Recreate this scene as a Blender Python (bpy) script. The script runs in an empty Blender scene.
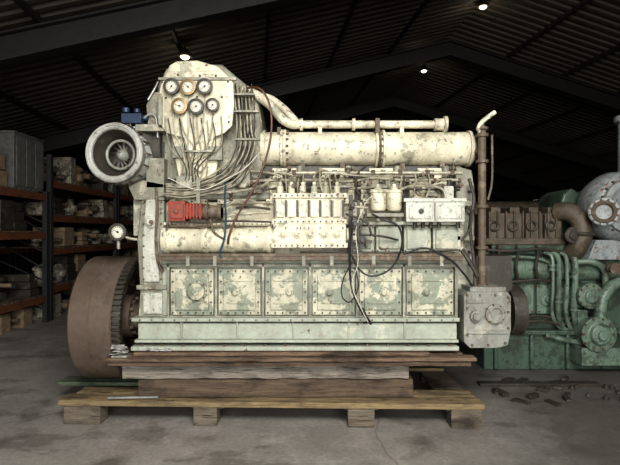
import bpy, bmesh, math, random
from mathutils import Vector, Matrix
random.seed(11)
R = random.uniform
D = 3.84; H = 1.54
scene = bpy.context.scene
COL = scene.collection

def K(y=0): return (D + y) / 480.0
def W(px, py, y=0.0):
    k = K(y)
    return Vector(((px - 310) * k, y, H + (232.5 - py) * k))

# ------------------------------------------------------------------ materials
def newmat(name):
    m = bpy.data.materials.new(name); m.use_nodes = True
    nt = m.node_tree; b = nt.nodes['Principled BSDF']
    return m, nt, b
def noise(nt, co, scale, detail=6, rough=.6, stretch=None, off=0):
    mp = nt.nodes.new('ShaderNodeMapping')
    nt.links.new(co, mp.inputs[0])
    mp.inputs['Location'].default_value = (off, off * 1.7, off * .6)
    if stretch: mp.inputs['Scale'].default_value = stretch
    n = nt.nodes.new('ShaderNodeTexNoise')
    n.inputs['Scale'].default_value = scale
    n.inputs['Detail'].default_value = detail
    n.inputs['Roughness'].default_value = rough
    nt.links.new(mp.outputs[0], n.inputs['Vector'])
    return n.outputs[0]
def ramp(nt, fac, a, b, c0=(0, 0, 0, 1), c1=(1, 1, 1, 1)):
    r = nt.nodes.new('ShaderNodeValToRGB')
    r.color_ramp.elements[0].position = a; r.color_ramp.elements[1].position = b
    r.color_ramp.elements[0].color = c0; r.color_ramp.elements[1].color = c1
    nt.links.new(fac, r.inputs[0]); return r.outputs[0]
def mix(nt, fac, a, b, mode='MIX'):
    m = nt.nodes.new('ShaderNodeMix'); m.data_type = 'RGBA'; m.blend_type = mode
    if isinstance(fac, (int, float)): m.inputs[0].default_value = fac
    else: nt.links.new(fac, m.inputs[0])
    for i, v in ((6, a), (7, b)):
        if isinstance(v, tuple): m.inputs[i].default_value = (*v[:3], 1)
        else: nt.links.new(v, m.inputs[i])
    return m.outputs[2]
def bump(nt, b, h, strength=.3, dist=.01):
    n = nt.nodes.new('ShaderNodeBump')
    n.inputs['Strength'].default_value = strength; n.inputs['Distance'].default_value = dist
    nt.links.new(h, n.inputs['Height']); nt.links.new(n.outputs[0], b.inputs['Normal'])

def flaky(name, top, under, rust=(.09, .05, .028), t=.52, rt=.64, scale=5, rough=.5, grime=.5, metal=0.0, grimecol=(.09, .07, .045), spk=.59):
    m, nt, b = newmat(name)
    co = nt.nodes.new('ShaderNodeTexCoord').outputs['Object']
    n1 = noise(nt, co, scale, 10, .70)
    n2 = noise(nt, co, scale * 2.6, 10, .74, off=3.1)
    n3 = noise(nt, co, scale * .8, 7, .65, stretch=(1.8, 1.8, .45), off=7.7)
    n4 = noise(nt, co, scale * 8, 5, .7, off=1.3)
    n5 = noise(nt, co, scale * 4, 8, .7, off=12.3)
    c = mix(nt, ramp(nt, n1, t, t + .02), top, under)
    c = mix(nt, ramp(nt, n5, spk, spk + .02), c, tuple(x * .7 for x in under))
    c = mix(nt, ramp(nt, n2, rt, rt + .02), c, rust)
    g = ramp(nt, n3, .40, .74, (0, 0, 0, 1), (grime, grime, grime, 1))
    c = mix(nt, g, c, grimecol)
    v = ramp(nt, n4, .3, .7, (.80, .78, .74, 1), (1.06, 1.06, 1.05, 1))
    c = mix(nt, 1.0, c, v, 'MULTIPLY')
    nt.links.new(c, b.inputs['Base Color'])
    b.inputs['Roughness'].default_value = rough; b.inputs['Metallic'].default_value = metal
    bump(nt, b, n2, .4, .006)
    return m
def plain(name, col, rough=.5, metal=0.0, var=.25, scale=12):
    m, nt, b = newmat(name)
    co = nt.nodes.new('ShaderNodeTexCoord').outputs['Object']
    n = noise(nt, co, scale, 6, .6)
    d = tuple(c * (1 - var * 1.6) for c in col)
    c = mix(nt, ramp(nt, n, .35, .65), col, d)
    nt.links.new(c, b.inputs['Base Color'])
    b.inputs['Roughness'].default_value = rough; b.inputs['Metallic'].default_value = metal
    return m
def wood(name, c1, c2, rough=.85):
    m, nt, b = newmat(name)
    co = nt.nodes.new('ShaderNodeTexCoord').outputs['Object']
    n = noise(nt, co, 3, 10, .75, stretch=(1, 8, 26))
    n2 = noise(nt, co, 2.6, 8, .7, off=4, stretch=(1, 2, 3))
    n3 = noise(nt, co, 9, 6, .7, off=14, stretch=(.5, 3, 9))
    c = mix(nt, ramp(nt, n, .36, .62), c1, c2)
    c = mix(nt, ramp(nt, n2, .48, .66), c, tuple(x * .4 for x in c2))
    c = mix(nt, ramp(nt, n3, .58, .64), c, tuple(x * .25 for x in c2))
    nt.links.new(c, b.inputs['Base Color']); b.inputs['Roughness'].default_value = rough
    bump(nt, b, n, .9, .02)
    return m

M = {}
M['cream'] = flaky('flaking_cream_paint', (.70, .655, .505), (.38, .375, .285), t=.565, rt=.62, scale=4.5, grime=.65)
M['door'] = flaky('flaking_door_paint', (.52, .50, .385), (.24, .265, .205), t=.485, rt=.63, scale=5.5, grime=.5, spk=.60)
M['green'] = flaky('faded_green_paint', (.34, .365, .295), (.50, .48, .375), t=.55, rt=.61, scale=5, grime=.6)
M['bed'] = flaky('bedplate_green_paint', (.36, .39, .325), (.48, .48, .39), t=.60, rt=.64, scale=3.5, grime=.4)
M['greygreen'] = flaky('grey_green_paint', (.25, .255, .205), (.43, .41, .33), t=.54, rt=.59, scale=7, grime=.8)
M['pale'] = flaky('pale_grey_paint', (.52, .52, .465), (.36, .37, .32), t=.58, rt=.66, scale=8, grime=.5)
M['gearcase'] = flaky('grey_gearcase_paint', (.25, .26, .235), (.37, .37, .32), t=.56, rt=.6, scale=7, grime=.7)
M['turbo'] = flaky('grey_blue_turbo_paint', (.40, .405, .38), (.25, .255, .245), t=.57, rt=.66, scale=5, rough=.45, grime=.5)
M['rusty'] = flaky('rusty_steel', (.11, .085, .06), (.20, .16, .115), rust=(.09, .045, .022), t=.55, rt=.55, scale=9, rough=.65)
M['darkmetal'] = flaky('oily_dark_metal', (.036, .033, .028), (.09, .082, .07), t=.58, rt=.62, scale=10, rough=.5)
M['steel'] = plain('worn_steel', (.34, .34, .32), .5, .6)
M['copperpipe'] = plain('painted_small_pipes', (.40, .37, .275), .45, .2, .35, 20)
M['brass'] = plain('brass', (.30, .22, .11), .4, .7)
M['red'] = flaky('red_paint', (.33, .045, .025), (.17, .05, .035), t=.53, rt=.6, scale=14, rough=.6, grime=.7)
M['blue'] = plain('blue_paint', (.02, .04, .08), .45)
M['black'] = plain('black_rubber', (.012, .012, .013), .5)
M['brownhose'] = plain('brown_rubber_hose', (.11, .05, .028), .5)
M['bluehose'] = plain('blue_hose', (.02, .07, .10), .45)
M['dial'] = plain('gauge_dial_white', (.60, .575, .48), .4, 0, .15, 25)
M['glassblack'] = plain('needle_black', (.01, .01, .01), .4)
M['rim'] = flaky('flywheel_rim_steel', (.135, .10, .08), (.155, .12, .098), rust=(.09, .055, .038), t=.55, rt=.68, scale=2.2, rough=.4, grime=.4, metal=.2)
M['teal'] = flaky('dull_green_paint', (.085, .135, .10), (.05, .075, .06), t=.54, rt=.62, scale=5, rough=.4, grime=.8, grimecol=(.04, .036, .025))
M['tealpale'] = flaky('pale_dull_green_paint', (.17, .24, .19), (.085, .12, .095), t=.54, rt=.61, scale=7, rough=.4, grime=.75, grimecol=(.05, .043, .03))
M['palblue'] = flaky('pale_blue_paint', (.33, .365, .375), (.22, .245, .25), rust=(.20, .07, .04), t=.56, rt=.58, scale=6, rough=.45, grime=.55)
M['manif'] = flaky('brown_manifold_cladding', (.075, .06, .042), (.12, .095, .072), t=.5, rt=.6, scale=6, rough=.6)
M['woodgrey'] = wood('weathered_grey_timber', (.34, .305, .255), (.17, .145, .12))
M['woodbrown'] = wood('brown_timber', (.17, .12, .08), (.08, .055, .038))
M['woodplank'] = wood('stained_plank', (.26, .175, .115), (.11, .075, .05))
M['woodpallet'] = wood('pallet_timber', (.36, .27, .14), (.17, .125, .07))
M['woodblock'] = wood('pallet_block_timber', (.24, .20, .15), (.11, .09, .065))
M['woodgreen'] = wood('green_stained_timber', (.17, .215, .14), (.10, .12, .08))
M['paper'] = plain('dirty_paper', (.48, .48, .44), .8, 0, .4, 25)
M['card'] = plain('cardboard', (.27, .20, .125), .85)
M['crateblue'] = plain('grey_cabinet_paint', (.135, .135, .125), .7)
M['orange'] = flaky('rack_beam_paint', (.17, .06, .028), (.09, .042, .022), t=.56, rt=.62, scale=6, grime=.6)
M['rackblue'] = plain('rack_upright_paint', (.030, .031, .031), .6)
M['whiteparts'] = flaky('light_spare_parts', (.40, .375, .31), (.16, .15, .12), t=.50, rt=.56, scale=9)
M['rafter'] = plain('painted_rafter_steel', (.020, .018, .015), .6)

def roofmat(name, col):
    m, nt, b = newmat(name)
    co = nt.nodes.new('ShaderNodeTexCoord').outputs['Object']
    n = noise(nt, co, .6, 6, .6)
    c = mix(nt, ramp(nt, n, .35, .7), col, tuple(x * .6 for x in col))
    nt.links.new(c, b.inputs['Base Color']); b.inputs['Roughness'].default_value = .6
    return m
M['roof'] = roofmat('corrugated_roof_sheet', (.088, .073, .056))
M['wall'] = roofmat('wall_cladding', (.03, .026, .022))
M['added_panel'] = roofmat('added_panel_sheet', (.6, .62, .6))  # pale sheet for the added, unseen roof panel

def concrete():
    m, nt, b = newmat('stained_concrete_floor')
    co = nt.nodes.new('ShaderNodeTexCoord').outputs['Object']
    n1 = noise(nt, co, .7, 8, .65); n2 = noise(nt, co, 4, 8, .7, off=2); n3 = noise(nt, co, 30, 5, .7, off=5)
    n4 = noise(nt, co, 1.6, 8, .65, off=9); n6 = noise(nt, co, 1.1, 9, .7, off=21, stretch=(1, 2.2, 1))
    c = mix(nt, ramp(nt, n1, .35, .65), (.33, .305, .275), (.24, .222, .20))
    c = mix(nt, ramp(nt, n2, .50, .66), c, (.36, .335, .305))
    c = mix(nt, ramp(nt, n4, .54, .66), c, (.15, .135, .118))
    c = mix(nt, ramp(nt, n6, .56, .62, (0, 0, 0, 1), (.6, .6, .6, 1)), c, (.12, .105, .09))
    sx = nt.nodes.new('ShaderNodeSeparateXYZ'); nt.links.new(co, sx.inputs[0])
    ma = nt.nodes.new('ShaderNodeMath'); ma.operation = 'MULTIPLY_ADD'; nt.links.new(n1, ma.inputs[0]); ma.inputs[1].default_value = 2.4
    nt.links.new(sx.outputs[0], ma.inputs[2])
    mr = nt.nodes.new('ShaderNodeMapRange'); nt.links.new(ma.outputs[0], mr.inputs[0])
    mr.inputs[1].default_value = 2.0; mr.inputs[2].default_value = 3.6; mr.inputs[3].default_value = 0; mr.inputs[4].default_value = .7
    c = mix(nt, mr.outputs[0], c, (.06, .053, .046))
    v = ramp(nt, n3, .3, .7, (.76, .76, .76, 1), (1.13, 1.13, 1.13, 1))
    c = mix(nt, 1.0, c, v, 'MULTIPLY')
    vor = nt.nodes.new('ShaderNodeTexVoronoi'); vor.feature = 'DISTANCE_TO_EDGE'; vor.inputs['Scale'].default_value = .3
    wn = nt.nodes.new('ShaderNodeVectorMath'); wn.operation = 'MULTIPLY_ADD'
    nn = nt.nodes.new('ShaderNodeTexNoise'); nn.inputs['Scale'].default_value = 2.5
    nt.links.new(co, nn.inputs['Vector'])
    nt.links.new(nn.outputs['Color'], wn.inputs[0]); wn.inputs[1].default_value = (.35, .35, .35); nt.links.new(co, wn.inputs[2])
    nt.links.new(wn.outputs[0], vor.inputs['Vector'])
    crack = ramp(nt, vor.outputs['Distance'], .0, .003, (.6, .6, .6, 1), (0, 0, 0, 1))
    c = mix(nt, crack, c, (.10, .09, .08))
    nt.links.new(c, b.inputs['Base Color'])
    rr = ramp(nt, n4, .5, .66, (.6, .6, .6, 1), (.32, .32, .32, 1))
    nt.links.new(rr, b.inputs['Roughness'])
    bump(nt, b, n2, .25, .01)
    return m
M['floor'] = concrete()
def emis(name, col, s):
    m, nt, b = newmat(name)
    b.inputs['Emission Color'].default_value = (*col, 1); b.inputs['Emission Strength'].default_value = s
    return m
M['lamp'] = emis('lamp_glass_lit', (1, .90, .72), 6)

# ------------------------------------------------------------------ builder
def empty(name, loc):
    e = bpy.data.objects.new(name, None); COL.objects.link(e); e.location = loc
    e.empty_display_size = .2; return e

def catmull(pts, n=8):
    P = [Vector(p) for p in pts]
    if len(P) < 3: return P
    P = [P[0] * 2 - P[1]] + P + [P[-1] * 2 - P[-2]]
    out = []
    for i in range(1, len(P) - 2):
        p0, p1, p2, p3 = P[i - 1:i + 3]
        for j in range(n):
            t = j / n
            out.append(.5 * ((2 * p1) + (p2 - p0) * t + (2 * p0 - 5 * p1 + 4 * p2 - p3) * t * t + (3 * p1 - p0 - 3 * p2 + p3) * t ** 3))
    out.append(P[-2]); return out

class Part:
    def __init__(s, name, mat, parent=None, bevel=0.0):
        s.name, s.mat, s.parent, s.bevel = name, mat, parent, bevel
        s.bm = bmesh.new()
    def faces(s, vs, fs):
        v = [s.bm.verts.new(p) for p in vs]
        for f in fs:
            try: s.bm.faces.new([v[i] for i in f])
            except ValueError: pass
    def box(s, x0, x1, y0, y1, z0, z1, mat=None):
        vs = [Vector(p) for p in ((x0, y0, z0), (x1, y0, z0), (x1, y1, z0), (x0, y1, z0), (x0, y0, z1), (x1, y0, z1), (x1, y1, z1), (x0, y1, z1))]
        if mat: vs = [mat @ v for v in vs]
        s.faces(vs, [(3, 2, 1, 0), (4, 5, 6, 7), (0, 1, 5, 4), (1, 2, 6, 5), (2, 3, 7, 6), (3, 0, 4, 7)]); return s
    def pbox(s, px0, py0, px1, py1, y, th):
        a = W(px0, py1, y); b = W(px1, py0, y)
        return s.box(a.x, b.x, y, y + th, a.z, b.z)
    def poly(s, pts, y, th):
        n = len(pts); P = [W(a, b, y) for a, b in pts]
        vs = P + [p + Vector((0, th, 0)) for p in P]
        s.faces(vs, [tuple(range(n)), tuple(range(2 * n - 1, n - 1, -1))] + [(i, (i + 1) % n, (i + 1) % n + n, i + n) for i in range(n)]); return s
    def lathe(s, o, ax, prof, seg=32, closed=False, caps=True):
        o = Vector(o); z = Vector(ax).normalized(); x = z.orthogonal().normalized(); yv = z.cross(x)
        rings = []
        for h, r in prof:
            rings.append([s.bm.verts.new(o + z * h + (x * math.cos(2 * math.pi * i / seg) + yv * math.sin(2 * math.pi * i / seg)) * max(r, .0004)) for i in range(seg)])
        L = len(rings)
        for j in range(L if closed else L - 1):
            a, b = rings[j], rings[(j + 1) % L]
            for i in range(seg):
                s.bm.faces.new((a[i], a[(i + 1) % seg], b[(i + 1) % seg], b[i]))
        if caps and not closed:
            s.bm.faces.new(rings[0][::-1]); s.bm.faces.new(rings[-1])
        return s
    def cyl(s, p0, p1, r, r1=None, seg=20):
        p0 = Vector(p0); p1 = Vector(p1); d = p1 - p0
        return s.lathe(p0, d, [(0, r), (d.length, r if r1 is None else r1)], seg)
    def ring(s, o, ax, R0, r, seg=32, k=10):
        return s.lathe(o, ax, [(r * math.sin(2 * math.pi * i / k), R0 + r * math.cos(2 * math.pi * i / k)) for i in range(k)], seg, True)
    def tube(s, pts, r, seg=8, n=8):
        P = catmull(pts, n)
        t = (P[1] - P[0]).normalized(); x = t.orthogonal().normalized()
        rings = []
        for i, p in enumerate(P):
            a = P[min(i + 1, len(P) - 1)] - P[max(i - 1, 0)]
            if a.length > 1e-7: a.normalize()
            else: a = t
            x = (x - a * x.dot(a)).normalized(); y = a.cross(x)
            rings.append([s.bm.verts.new(p + (x * math.cos(2 * math.pi * k / seg) + y * math.sin(2 * math.pi * k / seg)) * r) for k in range(seg)])
        for a, b in zip(rings, rings[1:]):
            for i in range(seg): s.bm.faces.new((a[i], a[(i + 1) % seg], b[(i + 1) % seg], b[i]))
        s.bm.faces.new(rings[0][::-1]); s.bm.faces.new(rings[-1]); return s
    def ptube(s, pts, r, seg=8, n=8):
        return s.tube([W(*p) for p in pts], r, seg, n)
    def bolt(s, p, ax=(0, -1, 0), r=.009, h=.012):
        p = Vector(p); a = Vector(ax).normalized()
        return s.cyl(p - a * .004, p + a * h, r, seg=6)
    def done(s, sharp=35):
        bmesh.ops.recalc_face_normals(s.bm, faces=s.bm.faces[:])
        c = math.radians(sharp)
        for f in s.bm.faces: f.smooth = True
        for e in s.bm.edges:
            if len(e.link_faces) != 2 or e.calc_face_angle(0) > c: e.smooth = False
        me = bpy.data.meshes.new(s.name); s.bm.to_mesh(me); s.bm.free()
        ob = bpy.data.objects.new(s.name, me); COL.objects.link(ob)
        me.materials.append(M[s.mat] if isinstance(s.mat, str) else s.mat)
        if s.bevel:
            bv = ob.modifiers.new('bevel', 'BEVEL'); bv.width = s.bevel; bv.segments = 2; bv.limit_method = 'ANGLE'; bv.angle_limit = math.radians(40)
            bv.harden_normals = False
        if s.parent:
            ob.parent = s.parent; ob.matrix_parent_inverse = Matrix.Translation(-s.parent.location)
        return ob

# ------------------------------------------------------------------ hall
YAW = math.radians(6.3)
T = Matrix.Translation((3.3, 7.56, 0)) @ Matrix.Rotation(YAW, 4, 'Z')
RZ = 6.05; SL = .27; UL, UR = -10.6, 10.6; V0, V1 = -15.8, 20.5
def roofz(u): return RZ - SL * abs(u)
fl = Part('floor', 'floor')
fl.box(UL - .3, UR + .3, V0 - .3, V1 + .3, -.12, 0, T); fl.done()
cl = Part('ceiling', 'roof')
pitch = .22; nv = int((V1 - V0) / pitch)
prof = []
for i in range(nv):
    v = V0 + i * pitch
    prof += [(v, 0), (v + .09, 0), (v + .12, .035), (v + .19, .035)]
for side in (-1, 1):
    a = []; b = []
    for v, dz in prof:
        a.append(cl.bm.verts.new(T @ Vector((0, v, RZ + .15 + dz))))
        b.append(cl.bm.verts.new(T @ Vector((side * 10.7, v, roofz(10.7) + .15 + dz))))
    for i in range(len(prof) - 1):
        cl.bm.faces.new((a[i], a[i + 1], b[i + 1], b[i]))
cl.done(20)
def wallbox(name, *a):
    p = Part(name, 'wall'); p.box(*a, T); return p
for nm, u0, u1, uin in (('wall_left', UL - .15, UL, 1), ('wall_right', UR, UR + .15, -1)):
    p = wallbox(nm, u0, u1, V0, V1, 0, roofz(10.6) + .12)
    uu = UL if uin == 1 else UR
    for i in range(int((V1 - V0) / .3)):
        p.box(uu if uin == 1 else uu - .03, uu + .03 if uin == 1 else uu, V0 + i * .3, V0 + i * .3 + .12, 0, roofz(10.6) + .1, T)
    p.done()
def gable(name, v, door=None):
    p = Part(name, 'wall')
    def quad(u0, u1, z0):
        for a, b in ((u0, min(u1, 0)), (max(u0, 0), u1)):
            if b - a < .01: continue
            pts = [(a, z0), (b, z0), (b, roofz(b) + .12), (a, roofz(a) + .12)]
            vs = [T @ Vector((q[0], v, q[1])) for q in pts] + [T @ Vector((q[0], v + .15, q[1])) for q in pts]
            p.faces(vs, [(0, 1, 2, 3), (7, 6, 5, 4), (0, 1, 5, 4), (1, 2, 6, 5), (2, 3, 7, 6), (3, 0, 4, 7)])
    if door:
        quad(UL, door[0], 0); quad(door[1], UR, 0); quad(door[0], door[1], door[2])
    else: quad(UL, UR, 0)
    p.done()
gable('wall_back', V1 - .1)
gable('wall_front', V0 - .05, (-8.2, -1.4, 3.6))
raf = Part('trim_1', 'rafter')
for i in range(-3, 4):
    v = i * 4.6
    for side in (-1, 1):
        for (dz0, dz1, hw) in ((-.30, .02, .02), (-.33, -.29, .10), (.0, .03, .10)):
            pts = []
            for u in (0, side * 10.5):
                for (vv, dz) in ((v - hw, dz0), (v + hw, dz0), (v + hw, dz1), (v - hw, dz1)):
                    pts.append(T @ Vector((u, vv, roofz(u) + dz)))
            raf.faces(pts, [(0, 1, 2, 3), (7, 6, 5, 4), (0, 1, 5, 4), (1, 2, 6, 5), (2, 3, 7, 6), (3, 0, 4, 7)])
        raf.box(side * 10.35 - .12, side * 10.35 + .12, v - .1, v + .1, 0, roofz(10.35), T)
raf.done()
pur = Part('trim_2', 'rafter')
for i in range(1, 8):
    for side in (-1, 1):
        u = side * i * 1.45; z = roofz(u) + .11
        pur.box(u - .025, u + .025, V0, V1, z - .04, z + .04, T)
pur.done()
sk = Part('added_roof_panel', 'added_panel')  # unseen panel, added so the overhead fill light has a source
sk.box(-5.4, -2.6, -13.6, -10.6, 0, .02, T)
for vtx in sk.bm.verts:
    l = T.inverted() @ vtx.co; l.z += roofz(l.x) + .10; vtx.co = T @ l
sk.done()
def lamp(px, py, d):
    y = d - D; p = W(px, py, y)
    l = empty('ceiling_lamp', p)
    a = Part('lamp_shade', 'darkmetal', l); a.lathe(p, (0, 0, 1), [(0, .12), (.05, .11), (.09, .06), (.14, .04)], 24)
    Ti = T.inverted() @ p; zt = roofz(Ti.x) + .12
    a.cyl(p + Vector((0, 0, .1)), (p.x, p.y, max(zt, p.z + .15)), .012, seg=8); a.done()
    g = Part('lamp_glass', 'lamp', l); g.lathe(p - Vector((0, 0, .04)), (0, 0, 1), [(0, .02), (.02, .06), (.05, .08)], 20); g.done()
    ld = bpy.data.lights.new('lamp_light', 'POINT'); ld.energy = 3; ld.color = (1, .88, .7); ld.shadow_soft_size = .1
    lo = bpy.data.objects.new('lamp_light', ld); COL.objects.link(lo); lo.location = p - Vector((0, 0, .25))
    lo.parent = l; lo.matrix_parent_inverse = Matrix.Translation(-l.location)
lamp(185, 57, 7.8); lamp(424, 71, 12.9); lamp(483, 7, 9.6)

# ------------------------------------------------------------------ racks on left
rx = -4.5
bays = [(1.9, 4.45, [.42, 1.50, 2.16]), (4.5, 7.4, [.55, 1.22, 1.80, 2.40]), (7.45, 10.6, [.55, 1.22, 1.80, 2.40]), (10.65, 14.0, [.55, 1.3, 2.0])]
for bi, (y0, y1, lv) in enumerate(bays):
    rk = empty('pallet_rack', (rx - .5, (y0 + y1) / 2, 0))
    f = Part('rack_frame', 'rackblue', rk)
    top = lv[-1] + (.5 if bi else .08)
    for yy in (y0, y1 - .08):
        for xx in (rx - .08, rx - 1.08):
            f.box(xx, xx + .08, yy, yy + .08, 0, top)
        for k in range(4):
            z = .2 + k * top / 4.5
            f.cyl((rx - .04, yy + .04, z), (rx - 1.04, yy + .04, z + top / 5), .015, seg=6)
    f.done()
    b = Part('rack_beams', 'orange', rk)
    for z in lv:
        for xx in (rx - .06, rx - 1.08): b.box(xx, xx + .05, y0 + .08, y1 - .08, z - .07, z + .04)
    b.done()
    d = Part('rack_decking', 'woodbrown', rk, .004)
    for z in lv:
        yy = y0 + .1
        while yy < y1 - .3:
            d.box(rx - 1.04, rx - .01, yy, yy + .14, z + .04, z + .065); yy += .18
    d.done()
    def goods(name, mats):
        parts = {}
        e = empty(name, (rx - .5, (y0 + y1) / 2, lv[0] + .07))
        for m in mats:
            if m not in parts: parts[m] = Part('stored_' + m, m, e, .006)
        for li, z in enumerate([0.0] + lv):
            if bi == 0 and li == len(lv): continue
            zz = z + (.067 if li else 0); nxt = (lv + [lv[-1] + .75])[li]
            hmax = nxt - zz - .12
            yy = y0 + .12
            while yy < y1 - .42:
                w = R(.18, .42); h = min(hmax, R(.22, .60)); m = random.choice(mats); p = parts[m]
                xx = rx - R(.06, .16); t = random.random()
                if t < .38:
                    p.box(xx - .6, xx, yy, yy + w, zz, zz + h)
                    p.box(xx - .62, xx + .012, yy - .01, yy + w + .01, zz + h * .75, zz + h * .8)
                elif t < .6:
                    r = min(h, w) / 2
                    p.lathe((xx - .5, yy + r, zz + r), (1, 0, 0), [(0, r * .6), (.04, r), (.12, r), (.13, r * .8), (.34, r * .8), (.35, r), (.42, r), (.44, r * .5), (.5, r * .4)], 20)
                    p.box(xx - .4, xx - .1, yy + r * .4, yy + r * 1.6, zz, zz + r)
                elif t < .85:
                    r = w / 2.3
                    p.lathe((xx - .3, yy + w / 2, zz), (0, 0, 1), [(0, r), (h * .3, r), (h * .32, r * .7), (h * .7, r * .6), (h * .72, r * .9), (h * .85, r * .9), (h, r * .3)], 18)
                    p.cyl((xx - .3, yy + w / 2, zz + h * .5), (xx + .0, yy + w / 2, zz + h * .5), r * .35)
                else:
                    for q in range(3): p.box(xx - .5 + q * .02, xx - q * .02, yy + q * .02, yy + w - q * .03, zz + h * q / 3, zz + h * (q + 1) / 3 - .008)
                yy += w + R(.02, .07)
        for p in parts.values():
            p.done()
    goods('stored_engine_parts', ['card', 'darkmetal', 'rusty', 'darkmetal', 'whiteparts'] if bi == 0 else ['whiteparts', 'darkmetal', 'rusty', 'card'])
e = empty('storage_cabinet', (-4.95, 4.0, 2.23))
p = Part('cabinet_body', 'crateblue', e, .01)
p.box(-5.4, -4.56, 3.55, 4.36, 2.228, 3.08)
for k in range(3): p.box(-4.56, -4.545, 3.6 + k * .26, 3.83 + k * .26, 2.27, 3.03)
p.box(-5.42, -4.54, 3.53, 4.38, 3.08, 3.11); p.done()
e = empty('cardboard_box', (-4.9, 3.0, 2.23))
p = Part('box_stack', 'card', e, .006)
for a_, z0, z1, w_ in ((2.05, 2.228, 2.5, .62), (2.75, 2.228, 2.47, .7), (2.8, 2.48, 2.72, .6), (2.1, 2.51, 2.80, .5)):
    p.box(-5.3, -4.6, a_, a_ + w_, z0, z1); p.box(-5.3, -4.596, a_ + w_ * .45, a_ + w_ * .55, z0 + .01, z1 + .002)
p.done()

# ------------------------------------------------------------------ pallet & timbers
pal = empty('wooden_pallet', (-.3, .5, 0))
RP = Matrix.Translation((-.3, .0, 0)) @ Matrix.Rotation(math.radians(-1.6), 4, 'Z') @ Matrix.Translation((.3, 0, 0))
p = Part('deck_boards', 'woodpallet', pal, .004)
p.box(-2.02, 1.37, -.04, .13, .150, .195, RP)
p.box(-1.97, 1.35, .15, .30, .165, .195, RP)
p.box(-1.9, 1.30, .95, 1.15, .165, .195, RP)
p.done()
p = Part('rear_deck_boards', 'woodgreen', pal, .004)
p.box(-2.28, .9, .42, .60, .165, .197, RP)
p.box(-2.1, .9, .66, .82, .165, .195, RP)
p.done()
p = Part('stringer_boards', 'woodblock', pal, .004)
for x0 in (-1.98, -.95, .28, 1.08):
    p.box(x0, x0 + .26, .0, 1.26, .125, .149, RP)
p.done()
p = Part('pallet_blocks', 'woodblock', pal, .006)
for x0, w in ((-1.98, .3), (-.93, .19), (.30, .21), (1.11, .24)):
    for y0 in (-.035, .5, 1.1): p.box(x0, x0 + w, y0, y0 + .15, 0.001, .1245 if y0 > 0 else .149, RP)
p.done()
def loose(name, mat, x0, x1, y0, y1, z0, z1, rot=0, bevel=.005, rough=.003):
    e = empty(name, ((x0 + x1) / 2, (y0 + y1) / 2, z0))
    Mx = Matrix.Translation(((x0 + x1) / 2, (y0 + y1) / 2, 0)) @ Matrix.Rotation(math.radians(rot), 4, 'Z') @ Matrix.Translation((-(x0 + x1) / 2, -(y0 + y1) / 2, 0))
    q = Part('timber', mat, e, bevel)
    n = 30
    vs = []; fs = []
    for i in range(n + 1):
        x = x0 + (x1 - x0) * i / n
        a = [R(0, 1) for _ in range(4)]
        vs += [Mx @ Vector(v) for v in ((x, y0 + a[0] * rough, z0 + a[3] * rough * .5), (x, y1, z0), (x, y1, z1), (x, y0 + a[1] * rough * 1.6, z1 - a[2] * rough * 1.2))]
    for i in range(n):
        o = i * 4
        for j in range(4): fs.append((o + j, o + (j + 1) % 4, o + 4 + (j + 1) % 4, o + 4 + j))
    fs += [(3, 2, 1, 0), (n * 4, n * 4 + 1, n * 4 + 2, n * 4 + 3)]
    q.faces(vs, fs); q.done(); return e
loose('timber_beam', 'woodbrown', -1.40, .84, .06, .26, .198, .352, rough=.008)
loose('timber_beam', 'woodbrown', -1.38, .80, .70, .95, .198, .352)
loose('timber_beam', 'woodgrey', -1.52, .80, .035, .25, .353, .482, rough=.014)
loose('timber_beam', 'woodgrey', -1.50, .80, .76, .97, .353, .482)
loose('wooden_plank', 'woodplank', -1.61, 1.31, -.085, .02, .527, .557, .2, .003, .006)
loose('wooden_plank', 'woodbrown', -1.60, 1.27, -.06, .03, .484, .524, 0, .003, .008)
loose('wooden_plank', 'woodplank', -1.48, 1.24, .05, .45, .484, .56)
loose('wooden_plank', 'woodplank', -1.48, 1.24, .6, 1.0, .484, .56)
loose('wooden_plank', 'woodplank', -1.40, .95, -.04, .40, .5615, .592, 0, .003, .005)
def scraps(cx, sxr, y0, y1, z0, zr, n, loc):
    e = empty('paper_scraps', loc)
    p = Part('scraps', 'paper', e)
    for i in range(n):
        x = cx + R(-sxr, sxr); y = R(y0, y1); z = z0 + R(0, zr)
        a = R(-.5, .5); w = R(.02, .045); h = R(.008, .02)
        c_, s_ = math.cos(a), math.sin(a)
        dz = [R(0, .02) for _ in range(4)]
        pts = [Vector((x + c_ * u * w - s_ * v * h, y + s_ * u * w * .3 + c_ * v * h, z + dz[k])) for k, (u, v) in enumerate(((-1, -1), (1, -1), (1, 1), (-1, 1)))]
        pts += [q + Vector((0, 0, .004)) for q in pts]
        p.faces(pts, [(0, 1, 2, 3), (7, 6, 5, 4), (0, 1, 5, 4), (1, 2, 6, 5), (2, 3, 7, 6), (3, 0, 4, 7)])
    return p
p = scraps(-1.51, .035, -.06, -.02, .562, .07, 22, (-1.5, -.03, .57))
p.box(-1.56, -1.44, -.07, -.01, .5585, .567); p.done()
p = scraps(-1.22, .10, -.025, -.018, .595, .006, 12, (-1.22, -.02, .6)); p.done()
e = empty('steel_rod', (-1.35, .03, .2))
p = Part('rod', 'steel', e); p.cyl((-1.62, .01, .213), (-1.22, .03, .213), .011, seg=10); p.done()

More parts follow.
